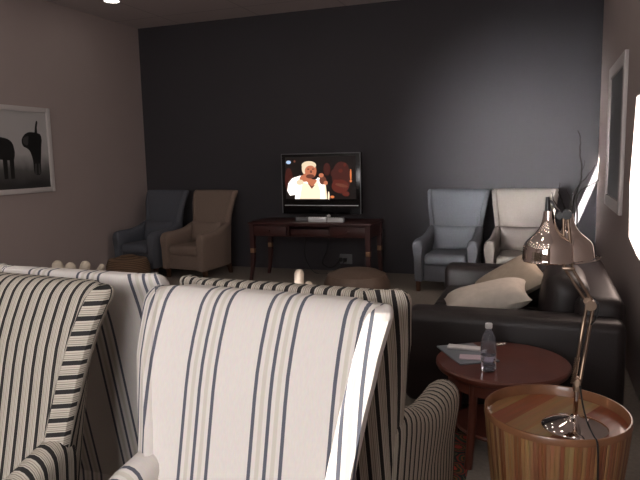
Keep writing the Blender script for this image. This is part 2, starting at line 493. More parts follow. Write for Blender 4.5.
LEAN = .85; BS = 1.012
g2 = 'plain wing chairs along the charcoal wall'
ch = make_chair('wing_chair', 'dark blue-grey wing chair in the far left corner', g2, 'blue_cloth'); place(ch, (-4.95, 7.39), math.radians(-7), BS)
ch = make_chair('wing_chair', 'tan brown wing chair left of the television desk', g2, 'tan_cloth'); place(ch, (-4.18, 7.37), math.radians(-9), BS)
ch = make_chair('wing_chair', 'grey-blue wing chair right of the television desk', g2, 'greyblue_cloth'); place(ch, (-.945, 7.36), math.radians(-4), BS)
ch = make_chair('wing_chair', 'pale cream wing chair partly hidden by the copper lamp', g2, 'pale_cloth'); place(ch, (-.205, 7.37), math.radians(-2), BS)

# ------------------------------------------------------------------ television desk
D0, D1, DY0, DY1, DZ = -3.40, -1.865, 6.78, 7.36, .74
dk = thing('writing_desk', 'dark red wooden desk with brass leg collars carrying the television', 'desk', ((D0+D1)/2, (DY0+DY1)/2, 0))
dw = D1-D0; dd = DY1-DY0
bm = bmesh.new(); add_box(bm, (0, 0, DZ-.014), (dw+.03, dd+.03, .028), .006); obj('desktop', bm, M['desk_wood'], dk)
bm = bmesh.new()
add_box(bm, (0, dd/2-.02, DZ-.10), (dw-.06, .02, .15)); 
for s in (-1, 1): add_box(bm, (s*(dw/2-.02), 0, DZ-.10), (.02, dd-.08, .15))
add_box(bm, (0, -dd/2+.03, DZ-.035), (dw-.06, .02, .02)); add_box(bm, (0, 0, DZ-.17), (dw-.06, dd-.06, .012))
for x in (-.26, .26): add_box(bm, (x, 0, DZ-.10), (.02, dd-.06, .14))
obj('apron', bm, M['desk_wood'], dk, False)
for x, w, y, h in ((-.50, .44, -dd/2+.02, .118), (0, .48, -dd/2+.07, .078), (.50, .44, -dd/2+.02, .118)):
    bm = bmesh.new(); add_box(bm, (x, y, DZ-.105-(.118-h)/2), (w, .022, h), .004)
    dr = obj('drawer', bm, M['desk_wood'], dk)
    if h > .1:
        bm = bmesh.new(); bmesh.ops.create_uvsphere(bm, u_segments=10, v_segments=8, radius=.012); bmesh.ops.translate(bm, verts=bm.verts, vec=(x, y-.02, DZ-.105)); obj('knob', bm, M['desk_wood'], dr)
for sx in (-1, 1):
    for sy in (-1, 1):
        x = sx*(dw/2-.03); y = sy*(dd/2-.03)
        rings = []
        for z, o_, r in ((DZ-.028, 0, .028), (.42, 0, .026), (.30, .004, .024), (.18, .018, .021), (.08, .042, .018), (0, .07, .016)):
            ox = x+sx*o_*.5; oy = y+sy*o_*.4 if sy < 0 else y
            rings.append([(ox+a*r, oy+b_*r, z) for a, b_ in ((-1, -1), (1, -1), (1, 1), (-1, 1))])
        bm = bmesh.new(); add_loft(bm, list(reversed(rings))); lg = obj('leg', bm, M['desk_wood'], dk)
        bm = bmesh.new(); add_box(bm, (x+sx*.001, y, .385), (.054, .054, .06), .004); obj('collar', bm, M['brass'], lg, label='brass collar')

# ------------------------------------------------------------------ television
TY = 7.14; TX0, TX1, TZ0, TZ1 = -3.10, -2.065, .815, 1.562
tv = thing('television', 'black flat television showing a singer in white, on the dark desk', 'television', ((TX0+TX1)/2, TY, DZ))
tw = TX1-TX0; th = TZ1-TZ0; zc = (TZ0+TZ1)/2-DZ
bm = bmesh.new(); add_box(bm, (0, .03, zc), (tw, .07, th), .008); add_box(bm, (0, .075, zc), (tw*.7, .06, th*.7), .02); obj('casing', bm, M['gloss_black'], tv)
bm = bmesh.new()
for s in (-1, 1): add_box(bm, (s*(tw/2-.006), -.006, zc), (.010, .006, th-.01))
add_box(bm, (0, -.006, zc+th/2-.006), (tw-.01, .006, .010)); obj('bezel_trim', bm, M['grey_plastic'], tv, False)
bm = bmesh.new(); add_box(bm, (0, -.009, zc-th/2+.105), (tw*.93, .008, .010), .003); obj('speaker_strip', bm, M['silver'], tv, label='thin silver strip below the screen')
bm = bmesh.new(); add_box(bm, (0, .03, .012), (.50, .22, .024), .008); add_box(bm, (0, .05, .05), (.16, .05, .09), .01); obj('stand', bm, M['black'], tv)
# lit picture on the screen, flat coloured shapes on the screen plane
SX0, SX1 = -.462, .455; SZ0, SZ1 = zc-th/2+.185, zc+th/2-.045
scols = [emit('screen dark', (.004, .0015, .0012), 1), emit('screen white', (1, .93, .86), 1.6), emit('screen skin', (.70, .22, .11), .85), emit('screen hair', (1, .80, .55), .95),
         emit('screen red', (.11, .016, .009), 1), emit('screen deep red', (.055, .010, .007), 1), emit('screen blue white', (.55, .72, 1), .9), emit('screen orange', (.9, .25, .08), .9), emit('screen shade', (.20, .06, .035), .8), emit('screen cream', (1, .78, .56), 1.3)]
bm = bmesh.new()
def sxz(px, py):   # 0..1 across the screen from its upper left
    return (SX0+(SX1-SX0)*px, SZ1-(SZ1-SZ0)*py)
lay = [0]
def spoly(pts, mi):
    lay[0] += 1
    vs = [bm.verts.new((*[sxz(*p)[0]], -.0065-lay[0]*.00012, sxz(*p)[1])) for p in pts]
    f = bm.faces.new(vs); f.material_index = mi
    if f.normal.y > 0: f.normal_flip()
def sell(cx, cy, rx, ry, mi, n=20, rot=0):
    spoly([(cx+rx*math.cos(2*PI*k/n)*math.cos(rot)-ry*math.sin(2*PI*k/n)*math.sin(rot), cy+rx*math.cos(2*PI*k/n)*math.sin(rot)*1.6+ry*math.sin(2*PI*k/n)*math.cos(rot)) for k in range(n)], mi)
spoly([(0, 0), (1, 0), (1, 1), (0, 1)], 0)
sell(.80, .50, .13, .38, 5); sell(.78, .70, .12, .16, 4); sell(.84, .26, .06, .11, 5); sell(.70, .40, .05, .10, 5); sell(.85, .20, .02, .045, 4); sell(.79, .34, .03, .045, 4)
sell(.93, .43, .012, .13, 7); sell(.93, .58, .016, .03, 7); sell(.72, .60, .035, .06, 4); sell(.80, .68, .09, .035, 8, rot=.25); sell(.86, .88, .05, .06, 4)
sell(.05, .12, .035, .042, 6); sell(.14, .10, .015, .03, 8); sell(.05, .55, .06, .3, 5); sell(.60, .30, .05, .15, 5)
spoly([(.02, .80), (.04, .62), (.10, .50), (.22, .44), (.36, .46), (.50, .50), (.56, .62), (.58, 1.0), (.13, 1.0), (.14, .90), (.06, .92)], 1)   # jacket
spoly([(.25, .60), (.36, .66), (.46, .58), (.50, .80), (.50, 1.0), (.20, 1.0)], 9)
spoly([(.30, .56), (.38, .74), (.46, .56), (.40, .50)], 2)              # neck and collar
spoly([(.32, .62), (.38, .76), (.43, .66), (.38, .70)], 8)
sell(.355, .33, .098, .20, 2)                                           # face
sell(.345, .20, .105, .10, 3); sell(.275, .28, .032, .12, 3)             # white hair
sell(.365, .335, .08, .13, 2)
sell(.335, .29, .016, .016, 8); sell(.405, .29, .016, .016, 8); sell(.375, .35, .015, .035, 8); sell(.365, .43, .04, .018, 8)
sell(.29, .50, .085, .085, 2, rot=-.3); sell(.36, .46, .06, .05, 8); sell(.21, .60, .05, .06, 3, rot=-.5)   # hand
sell(.42, .50, .045, .035, 0); sell(.385, .47, .04, .03, 8)             # microphone
sell(.54, .56, .05, .10, 8); sell(.52, .44, .035, .05, 2); sell(.58, .62, .03, .05, 2)
spoly([(.56, .66), (.58, .66), (.60, 1), (.57, 1)], 9); sell(.62, .92, .012, .10, 9); sell(.67, .95, .03, .03, 7)
obj('screen', bm, scols, tv, False, label='lit screen with a white-haired singer in a white suit')

# things on the desk
def remote(x, y, rz, w, l, h, mat, label):
    t_ = thing('remote_control', label, 'remote control', (x, y, DZ), rz, 'remote controls and small boxes on the desk')
    bm = bmesh.new(); add_box(bm, (0, 0, h/2), (l, w, h), .006, 2); obj('shell', bm, M[mat], t_)
    bm = bmesh.new()
    for i in range(6):
        for j in (-1, 1): add_box(bm, (-l*.36+i*l*.14, j*w*.2, h), (.012, .008, .004))
    obj('button', bm, M['black'], t_, False)
remote(-2.545, 6.90, .12, .055, .22, .06, 'silver', 'silver remote control lying left of the small silver cup on the desk')
remote(-2.315, 6.90, -.05, .06, .20, .055, 'silver', 'silver remote control lying right of the small silver cup on the desk')
remote(-2.75, 6.94, .04, .06, .17, .05, 'grey_plastic', 'grey remote control, leftmost of those on the desk')
bm = bmesh.new(); add_lathe(bm, [(.002, 0), (.030, 0), (.026, .01), (.014, .03), (.020, .05), (.024, .075), (.004, .085)], 16, True)
o = tag(obj('ornament', bm, M['silver']), 'tiny silver stemmed ornament between the remotes below the television', 'ornament'); o.location = (-2.425, 6.97, DZ)

# wall socket with plugs and cables
sk = thing('wall_socket', 'pale socket plate with black plugs low on the charcoal wall under the desk', 'wall socket', (-2.47, YB, .165))
bm = bmesh.new(); add_box(bm, (.02, -.008, 0), (.17, .016, .13), .004); obj('plate', bm, M['grey_plastic'], sk)
for x in (-.045, .02):
    bm = bmesh.new(); add_box(bm, (x, -.045, -.005), (.05, .06, .055), .012); obj('plug', bm, M['black'], sk)
bm = bmesh.new()
add_tube(bm, spline([(-2.515, 7.63, .15), (-2.62, 7.58, .06), (-2.75, 7.60, .12), (-2.66, 7.55, .30), (-2.60, 7.45, .50), (-2.58, 7.42, .70), (-2.57, 7.40, .82)]), .006, 6)
tag(obj('power_cable', bm, M['black']), 'black television cable hanging behind the desk', 'cable')
bm = bmesh.new()
add_tube(bm, spline([(-2.45, 7.63, .14), (-2.55, 7.50, .02), (-2.80, 7.45, .012), (-2.95, 7.50, .20), (-2.93, 7.46, .45), (-2.90, 7.43, .72)]), .005, 6)
tag(obj('power_cable', bm, M['black']), 'black cable looping across the floor under the left half of the desk', 'cable')

# ------------------------------------------------------------------ wall pictures
def picture(name, label, wallx, side, y0, y1, z0, z1, fw=.055, dp=.035):
    """side=+1: on the left wall looking to +x; -1: on the right wall"""
    t_ = thing(name, label, 'framed picture', (wallx, (y0+y1)/2, z0))
    w = y1-y0; h = z1-z0
    bm = bmesh.new()
    x = side*dp/2
    for s in (-1, 1): add_box(bm, (x, s*(w/2-fw/2), h/2), (dp, fw, h), .004)
    add_box(bm, (x, 0, fw/2), (dp, w-2*fw, fw), .004); add_box(bm, (x, 0, h-fw/2), (dp, w-2*fw, fw), .004)
    obj('frame', bm, M['frame_white'], t_)
    return t_, w, h, fw
pt, pw, ph, fw = picture('framed_picture', 'white-framed black and white photograph of two elephants on the left wall', XL, 1, 4.42, 5.85, 1.178, 2.145)
def printmat():
    m, nt, b = new_mat('elephant print paper'); N = nt.nodes; L = nt.links
    tc = N.new('ShaderNodeTexCoord'); sp = N.new('ShaderNodeSeparateXYZ'); L.new(tc.outputs['Object'], sp.inputs[0])
    n = N.new('ShaderNodeTexNoise'); n.inputs['Scale'].default_value = 6; L.new(tc.outputs['Object'], n.inputs['Vector'])
    ad = N.new('ShaderNodeMath'); ad.operation = 'MULTIPLY_ADD'; ad.inputs[1].default_value = .12; L.new(n.outputs['Fac'], ad.inputs[0]); L.new(sp.outputs[2], ad.inputs[2])
    r = N.new('ShaderNodeValToRGB'); e = r.color_ramp.elements
    e[0].position = .16; e[0].color = (.035, .034, .034, 1); e[1].position = .50; e[1].color = (.48, .46, .455, 1)
    x = e.new(.32); x.color = (.11, .107, .105, 1)
    L.new(ad.outputs[0], r.inputs[0]); L.new(r.outputs[0], b.inputs['Base Color']); b.inputs['Roughness'].default_value = .35
    return m
bm = bmesh.new(); add_box(bm, (.010, 0, ph/2), (.012, pw-2*fw+.01, ph-2*fw+.01)); 
prints = [printmat(), plain('elephant ink', (.012, .012, .012), .4), plain('elephant grey ink', (.06, .058, .057), .4)]
lay[0] = 0
def ppoly(pts, mi):   # pts in (y from the right inner edge leftwards, z up) metres
    lay[0] += 1
    vs = [bm.verts.new((.0165+lay[0]*.0002, pw/2-fw-y, z)) for y, z in pts]
    f = bm.faces.new(vs); f.material_index = mi; f.normal_update()
    if f.normal.x < 0: f.normal_flip()
def mirror(pts, c, dz=0, s=1): return [(c+(y-c)*s, z+dz) for y, z in pts]
# the elephant at right, seen from the front with raised trunk (y grows to the left in the picture)
def smoothpoly(p): 
    q = spline(p+[p[0]], 4); return [(v[0], v[1]) for v in [(a.x, a.y) for a in q[:-1]]]
def sp(p): return smoothpoly([(a, b_, 0) for a, b_ in p])
ppoly(sp([(.085, .60), (.10, .66), (.16, .68), (.26, .685), (.33, .66), (.38, .60), (.37, .53), (.31, .50), (.27, .46), (.24, .36), (.23, .22), (.14, .21), (.125, .34), (.11, .44), (.10, .52)]), 1)
ppoly(sp([(.145, .66), (.145, .74), (.13, .80), (.15, .815), (.175, .74), (.185, .66)]), 1)
ppoly([(.215, .33), (.225, .215), (.20, .205), (.192, .33)], 2); ppoly([(.165, .33), (.17, .215), (.145, .21), (.14, .33)], 2)
ppoly(sp([(.28, .64), (.35, .62), (.36, .56), (.30, .54)]), 2)
# the elephant further left, walking away
def qpoly(p, mi): ppoly([(y-.09, z) for y, z in p], mi)
qpoly(sp([(.58, .46), (.60, .55), (.66, .60), (.76, .62), (.90, .63), (1.05, .60), (1.16, .52), (1.18, .40), (1.10, .36), (1.02, .40), (.90, .39), (.78, .38), (.66, .37), (.60, .38)]), 1)
for y in (.60, .69, .92, 1.02): qpoly([(y, .44), (y+.065, .44), (y+.06, .17), (y+.008, .17)], 1)
qpoly(sp([(1.10, .56), (1.19, .52), (1.22, .40), (1.20, .20), (1.17, .20), (1.17, .36), (1.12, .44)]), 1)
qpoly(sp([(1.0, .60), (1.06, .50), (1.0, .42), (.95, .50)]), 2)
bm.normal_update(); obj('print', bm, prints, pt, False)

p2, pw2, ph2, fw2 = picture('framed_picture', 'tall pale-framed picture seen edge-on on the right wall above the sofa', XR, -1, 5.22, 6.42, 1.01, 2.25, .10, .03)
bm = bmesh.new(); add_box(bm, (-.009, 0, ph2/2), (.010, pw2-2*fw2+.01, ph2-2*fw2+.01)); obj('print', bm, plain('grey print', (.13, .135, .14), .3, noise=.4, nscale=3), p2, False)

# ------------------------------------------------------------------ ceiling downlights
trim = plain('white downlight ring', (.7, .7, .68), .4); glow = emit('lamp glow', (1, .93, .84), 12)
first = None
for i, x in enumerate((-4.83, -3.6, -2.5, -1.5, -.7, .1)):
    for j, y in enumerate((6.28, 4.9, 3.6, 2.4, 1.3, .3, -.6, -1.3)):
        if first is None:
            dl = thing('downlight', '', 'ceiling light', group='recessed ceiling downlights')
            bm = bmesh.new(); add_lathe(bm, [(.098, 0), (.100, -.006), (.090, -.010), (.083, -.004), (.083, 0)], 24); obj('ring', bm, trim, dl)
            bm = bmesh.new(); add_lathe(bm, [(.0825, -.001), (.082, -.004), (.03, -.006), (.002, -.006)], 24, True); obj('lens', bm, glow, dl)
            first = dl
        else: dl = copy_tree(first)
        dl.location = (x, y, ZC)
        dl['label'] = 'lit recessed downlight in the ceiling at the top left of the photo' if (i, j) == (0, 0) else 'recessed ceiling downlight outside the photo, above or behind the viewer'

# ------------------------------------------------------------------ rug, poufs, low table
bm = bmesh.new(); add_box(bm, (-1.62, 2.95, .0025), (2.62, .98, .005), .001); tag(obj('rug', bm, M['rug']), 'patterned rug with red and green medallions between the striped chair and wooden drum table', 'rug')
def pouf(name, label, x, y, r, h, mat, dome):
    bm = bmesh.new()
    prof = [(.01, 0), (r*.80, 0), (r*.93, .03), (r, h*.45), (r*.97, h*.72), (r*.86, h*.90)]
    prof += [(r*.62, h-.03+dome*.02), (r*.3, h+dome*.01), (.01, h+dome*.012)]
    add_lathe(bm, prof, 40, True); o = obj(name, bm, M[mat]); o.location = (x, y, 0)
    return tag(o, label, 'pouf')
pouf('wicker_pouf', 'round brown wicker pouf in front of the dark blue-grey chair', -4.57, 5.93, .255, .42, 'wicker', 0)
pouf('leather_pouf', 'round brown hide pouf in front of the television desk', -1.66, 5.55, .325, .44, 'pouf_brown', 1)

def low_table(x, y, label):
    t_ = thing('coffee_table', label, 'table', (x, y, 0), 0, 'low tables behind the striped chairs')
    bm = bmesh.new(); add_box(bm, (0, 0, .40), (.9, .55, .04), .008); obj('tabletop', bm, M['mahogany'], t_)
    for sx in (-1, 1):
        for sy in (-1, 1):
            bm = bmesh.new(); add_box(bm, (sx*.40, sy*.23, .19), (.05, .05, .38), .006); obj('leg', bm, M['mahogany'], t_)
low_table(-1.45, 3.6, 'low dark table behind the charcoal striped chair')
t2 = None
def knobby(x, y, z0, branches, label):
    bm = bmesh.new()
    add_lathe(bm, [(.01, 0), (.09, 0), (.10, .02), (.07, .05), (.01, .06)], 18, True)
    for pts, r in branches:
        q = spline(pts, 8); n = len(q)
        e_ = [(q[-1]-p).length for p in q]
        tip = (q[-1]-q[-2]).normalized(); q = [p for p, d_ in zip(q, e_) if d_ > r*.9]; base = q[-1]
        rads = [r*1.1-.1*r*i/len(q) for i in range(len(q))]
        for a_ in (.2, .4, .6, .75, .88, .97, 1.0):
            q.append(base+tip*r*a_); rads.append(max(.002, r*math.sqrt(1-a_*a_)))
        add_tube(bm, q, rads, 12)
    o = obj('coral_ornament', bm, M['driftwood']); o.location = (x, y, z0); return tag(o, label, 'ornament')
knobby(-1.445, 3.6, .4215, [([(0, 0, .03), (-.01, 0, .18), (-.018, 0, .27), (-.016, 0, .355), (-.016, 0, .378)], .030), ([(.01, 0, .03), (.03, 0, .18), (.045, 0, .275), (.05, 0, .30)], .026), ([(.0, 0, .05), (-.05, .03, .12), (-.07, .03, .20)], .022)],
       'pale branched ornament poking up behind the charcoal striped chair')
bm = bmesh.new()
t3 = thing('side_table', 'low wooden table behind the cream striped chair at left', 'table', (-3.22, 3.62, 0))
bm = bmesh.new(); add_lathe(bm, [(.01, .43), (.29, .43), (.30, .44), (.30, .455), (.29, .465), (.01, .465)], 36, True); obj('tabletop', bm, M['mahogany'], t3)
bm = bmesh.new(); add_lathe(bm, [(.01, 0), (.20, 0), (.20, .02), (.05, .05), (.04, .25), (.06, .43), (.01, .435)], 24, True); obj('pedestal', bm, M['mahogany'], t3)
knobby(-3.22, 3.60, .466, [([(-.05, 0, .02), (-.13, 0, .15), (-.185, 0, .26), (-.195, 0, .318)], .040), ([(-.02, 0, .03), (-.05, 0, .16), (-.07, 0, .25), (-.07, 0, .31)], .040), ([(.02, 0, .03), (.03, 0, .16), (.055, 0, .26), (.085, 0, .325)], .036), ([(.04, 0, .03), (.13, 0, .18), (.20, 0, .27), (.225, 0, .305)], .020)],
       'pale many-fingered ornament showing above the cream striped chair at left')

# ------------------------------------------------------------------ leather sofa
sf = thing('leather_sofa', 'dark brown leather sofa along the right wall with beige pillows', 'sofa', (-.2, 4.36, 0))
def sofa_box(name, x0, x1, y0, y1, z0, z1, bev, seg=4, rot=None):
    bm = bmesh.new(); add_box(bm, (0, 0, 0), (x1-x0, y1-y0, z1-z0), bev, seg)
    if rot: bmesh.ops.rotate(bm, verts=bm.verts, cent=(0, 0, 0), matrix=rot)
    bmesh.ops.translate(bm, verts=bm.verts, vec=((x0+x1)/2+.2, (y0+y1)/2-4.36, (z0+z1)/2))
    return obj(name, bm, M['leather'], sf)
SY0, SY1 = 3.475, 5.28
sofa_box('sofa_base', -.72, .42, SY0+.02, SY1-.02, .07, .30, .03)
for y0, y1 in ((SY0, SY0+.25), (SY1-.25, SY1)): sofa_box('arm', -.76, .43, y0, y1, .05, .60, .055, 5)
sofa_box('sofa_back', .18, .44, SY0+.16, SY1-.16, .30, .70, .07, 5)
ym = (SY0+SY1)/2
for y0, y1 in ((SY0+.25, ym), (ym, SY1-.25)):
    sofa_box('seat_cushion', -.74, .16, y0+.004, y1-.004, .29, .45, .05, 4)
    k_ = -.13 if y0 > ym-.01 else 0
    sofa_box('back_cushion', -.01+k_, .26+k_*.5, y0+.01, y1-.01, .42, .80, .12, 6, Matrix.Rotation(.12, 3, 'Y'))
for x in (-.66, .30):
    for y in (SY0+.1, SY1-.1):
        bm = bmesh.new(); add_box(bm, (x+.2, y-4.36, .035), (.06, .06, .07), .004); obj('foot', bm, M['leg_wood'], sf)

def put_pillow(label, w, h, t_, loc, rx, ry, rz, mat, name='throw_pillow'):
    bm = pillow(w, h, t_, 18, .09, 4)
    o = obj(name, bm, M[mat]); tag(o, label, 'pillow', 'beige pillows on the leather sofa')
    R = Matrix.Rotation(rz, 3, 'Z') @ Matrix.Rotation(ry, 3, 'Y') @ Matrix.Rotation(rx, 3, 'X')
    o.matrix_world = Matrix.Translation(loc) @ R.to_4x4()
    return o
put_pillow('beige linen pillow lying in front, nearest the sofa arm', .54, .36, .17, (-.33, 3.90, .600), math.radians(-82), math.radians(-15), math.radians(5), 'linen')
put_pillow('beige linen pillow leaning behind the front pillow on the leather sofa', .46, .46, .14, (-.205, 4.25, .645), math.radians(-74), math.radians(-32), math.radians(8), 'linen_tan')

# ------------------------------------------------------------------ round mahogany table and what lies on it
TZ = .47
rt = thing('round_table', 'round dark red wooden side table between the leather sofa and the drum table', 'table', (-.178, 3.12, 0))
bm = bmesh.new(); add_lathe(bm, [(.01, TZ-.04), (.31, TZ-.04), (.320, TZ-.033), (.327, TZ-.02), (.327, TZ-.008), (.319, TZ), (.01, TZ)], 64, True); obj('tabletop', bm, M['mahogany'], rt)
bm = bmesh.new(); add_lathe(bm, [(.255, TZ-.11), (.265, TZ-.11), (.265, TZ-.04), (.255, TZ-.04)], 48); obj('apron', bm, M['mahogany'], rt)
for k in range(4):
    a_ = PI/4+k*PI/2+.3; bm = bmesh.new()
    add_tube(bm, spline([(.25*math.cos(a_), .25*math.sin(a_), TZ-.05), (.255*math.cos(a_), .255*math.sin(a_), .25), (.275*math.cos(a_), .275*math.sin(a_), .08), (.29*math.cos(a_), .29*math.sin(a_), .0)]), .020, 10); obj('leg', bm, M['mahogany'], rt)
bm = bmesh.new(); add_lathe(bm, [(.01, .13), (.225, .13), (.232, .14), (.225, .15), (.01, .15)], 40, True); obj('lower_shelf', bm, M['mahogany'], rt)

def flat(name, label, cat, x, y, z, w, l, h, rz, mat, grp='papers on the round table'):
    bm = bmesh.new(); add_box(bm, (0, 0, h/2), (w, l, h), .0015); o = obj(name, bm, M[mat]); o.location = (x, y, z); o.rotation_euler = (0, 0, rz)
    return tag(o, label, cat, grp)
flat('magazine', 'grey-blue magazine overhanging the left edge of the round table', 'magazine', -.357, 3.17, TZ, .21, .31, .008, math.radians(31), 'mag_blue')
flat('leaflet', 'white folded leaflet on the far end of the magazine', 'leaflet', -.365, 3.235, TZ+.0085, .20, .055, .012, math.radians(-2), 'paper')
flat('booklet', 'pale pink booklet on the magazine behind the water bottle', 'booklet', -.300, 3.095, TZ+.0085, .17, .07, .006, math.radians(5), 'mag_pink')

bt = thing('water_bottle', 'clear plastic water bottle with white cap on the round table', 'bottle', (-.232, 2.955, TZ), scale=1.13)
bm = bmesh.new()
outer = [(.002, .004), (.018, .002), (.027, 0), (.031, .006), (.0325, .02), (.0305, .045), (.0325, .055), (.0325, .075), (.031, .080), (.0325, .086), (.0325, .115), (.031, .13), (.026, .150), (.017, .168), (.0125, .176), (.0125, .192)]
prof = outer + [(.0105, .192), (.0105, .176), (.0155, .167), (.0245, .149), (.0295, .13), (.031, .114), (.031, .02), (.0285, .008), (.002, .0065)]
add_lathe(bm, prof, 32, True); obj('bottle_body', bm, M['pet'], bt)
bm = bmesh.new(); add_lathe(bm, [(.002, .0070), (.028, .0085), (.0305, .02), (.0305, .068), (.002, .068)], 32, True); obj('water', bm, M['water'], bt)
bm = bmesh.new(); add_lathe(bm, [(.002, .205), (.0135, .205), (.0148, .203), (.0148, .186), (.0138, .184), (.0128, .184)], 24); obj('cap', bm, M['cap_white'], bt, label='white screw cap')

bm = bmesh.new()
for k in range(3):
    q = [(.012*math.cos(2*PI*i/16)+.016*k, .012*math.sin(2*PI*i/16)+.004*k, .004+.002*k) for i in range(17)]
    add_tube(bm, q, .0028, 6)
o = tag(obj('key_rings', bm, M['chrome']), 'small bright metal rings at the far edge of the round table', 'rings'); o.location = (-.215, 3.37, TZ)

# ------------------------------------------------------------------ drum table
DRX, DRY, DRZ = .063, 2.41, .53
dt = thing('drum_table', 'round drum table of upright mixed wood staves with a recessed top', 'table', (DRX, DRY, 0))
bm = bmesh.new(); uvl = bm.loops.layers.uv.verify()
seg = 96
prof = [(.205, 0), (.222, .12), (.240, .26), (.254, .40), (.263, .50), (.264, .52)]
vr = [[bm.verts.new((r*math.cos(2*PI*i/seg), r*math.sin(2*PI*i/seg), z)) for i in range(seg)] for r, z in prof]
for k in range(len(vr)-1):
    for i in range(seg):
        j = (i+1) % seg; f = bm.faces.new((vr[k][i], vr[k][j], vr[k+1][j], vr[k+1][i]))
        for l, (u, v) in zip(f.loops, ((i, k), (i+1, k), (i+1, k+1), (i, k+1))): l[uvl].uv = (u/seg*2*PI*.264, prof[v][1])
obj('stave_wall', bm, M['drum_side'], dt, uv=False)
bm = bmesh.new(); add_lathe(bm, [(.2645, .505), (.2645, .527), (.262, .531), (.257, .531), (.2545, .527), (.253, .48)], 72); obj('rim', bm, M['drum_rim'], dt)
bm = bmesh.new(); add_lathe(bm, [(.2535, .48), (.2535, .490), (.002, .490)], 72, False); bmesh.ops.recalc_face_normals(bm, faces=bm.faces); obj('tray_top', bm, M['drum_top'], dt)
TT = .490

# ------------------------------------------------------------------ copper desk lamp
LX, LY = .127, 2.345
lp = thing('desk_lamp', 'jointed desk lamp with mirrored copper bell shades on the wooden drum table', 'lamp', (LX, LY, TT))
def L(x, z, y=None): return (x-LX, (y if y is not None else LY)-LY, z-TT)   # world x,z to lamp space
bm = bmesh.new(); add_lathe(bm, [(.002, 0), (.112, 0), (.117, .004), (.116, .010), (.108, .016), (.080, .026), (.045, .036), (.020, .044), (.014, .052), (.002, .053)], 56, True); obj('base', bm, M['chrome'], lp)
bm = bmesh.new(); add_tube(bm, [(0, 0, .045), (.003, 0, .15)], .0085, 14); obj('post', bm, M['chrome'], lp)
# base joint with springs
bm = bmesh.new()
add_box(bm, L(.130, .660), (.026, .032, .05), .006); add_tube(bm, [L(.130, .672, LY-.022), L(.130, .672, LY+.022)], .013, 14)
obj('joint', bm, M['bronze'], lp)
E1 = (.166, .960); E0 = (.130, .670); E2 = (.092, 1.088); E3 = (.076, 1.283)
for dx, dz in ((-.012, .0), (.010, .0)):
    bm = bmesh.new(); add_tube(bm, [L(E0[0]+dx, E0[1], LY), L(E1[0]+dx, E1[1], LY)], .0062, 10); obj('lower_rod', bm, M['bronze'], lp)
bm = bmesh.new()
q = []
for i in range(121):
    t_ = i/120; a_ = t_*15*2*PI
    q.append(L(.116+.012*t_+.008*math.cos(a_), .665+.10*t_, LY-.012+.008*math.sin(a_)))
add_tube(bm, q, .0018, 5); obj('spring', bm, M['bronze'], lp)
bm = bmesh.new(); add_tube(bm, [L(E1[0], E1[1], LY-.02), L(E1[0], E1[1], LY+.02)], .019, 18); add_tube(bm, [L(E1[0]-.012, E1[1]+.016, LY-.016), L(E1[0]-.012, E1[1]+.016, LY+.016)], .013, 14); obj('elbow', bm, M['bronze'], lp)
for dx in (-.016, .010):
    bm = bmesh.new(); add_tube(bm, [L(E1[0]+dx*.8, E1[1]+.008), L(E2[0]+dx, E2[1]), L(E3[0]+dx*.55, E3[1])], .0055, 10); obj('upper_rod', bm, M['bronze'], lp)
bm = bmesh.new(); add_box(bm, L(E2[0]-.003, E2[1]), (.044, .02, .012), .004); obj('rod_clamp', bm, M['bronze'], lp)
bm = bmesh.new(); add_tube(bm, [L(E3[0]+.002, E3[1], LY-.022), L(E3[0]+.002, E3[1], LY+.022)], .017, 16); add_tube(bm, [L(E3[0]-.022, E3[1]-.004, LY-.016), L(E3[0]-.022, E3[1]-.004, LY+.016)], .013, 14)
obj('head_joint', bm, M['black'], lp)
S1 = (.022, 1.108); S2 = (.094, 1.108)
bm = bmesh.new(); add_tube(bm, spline([L(E3[0], E3[1]), L(.045, 1.300), L(.028, 1.325), L(.016, 1.328)]), .0048, 8); add_tube(bm, [L(.0145, 1.288), L(.0135, 1.31), L(.0125, 1.345)], [.011, .009, .006], 12); obj('head_arm', bm, M['black'], lp)
def shade(cx, cz, cy, hgt, R, tilt=0.):
    h = hgt
    tab = [(.0, 1.0), (.12, 1.0), (.27, .985), (.36, .92), (.42, .82), (.50, .63), (.56, .51), (.61, .43), (.67, .35), (.73, .30), (.80, .25), (.90, .21), (1.0, .20)]
    def rr(t):
        for (a, va), (b, vb) in zip(tab[:-1], tab[1:]):
            if t <= b: return va+(vb-va)*(t-a)/(b-a)
    sm = [sum(rr(min(1, max(0, k/40+d))) for d in (-.04, -.02, 0, .02, .04))/5 for k in range(41)]
    out = [(R*1.0, 0), (R*1.025, .003), (R*1.005, .008)] + [(R*sm[k], h*k/40) for k in range(2, 41)] + [(.004, h)]
    inn = [(R*(sm[k]-.02), h*k/40-.002) for k in range(34, 0, -1)] + [(R*.985, .001), (R*1.0, 0)]
    bm = bmesh.new(); add_lathe(bm, out, 56); add_lathe(bm, inn, 56)
    bmesh.ops.remove_doubles(bm, verts=bm.verts, dist=1e-5)
    bmesh.ops.rotate(bm, verts=bm.verts, cent=(0, 0, h), matrix=Matrix.Rotation(tilt, 3, 'Y'))
    bmesh.ops.translate(bm, verts=bm.verts, vec=L(cx, cz, cy))
    bm.normal_update()
    return obj('lamp_shade', bm, M['copper'], lp, label='mirrored copper bell shade')
shade(.018, 1.113, LY, .181, .087)
s2 = shade(.086, 1.108, LY+.09, .168, .083, -.06)
bm = bmesh.new(); add_tube(bm, [L(.084, 1.274, LY+.09), L(.082, 1.285, LY+.05), L(E3[0], E3[1], LY)], .006, 8); obj('head_arm', bm, M['black'], lp)
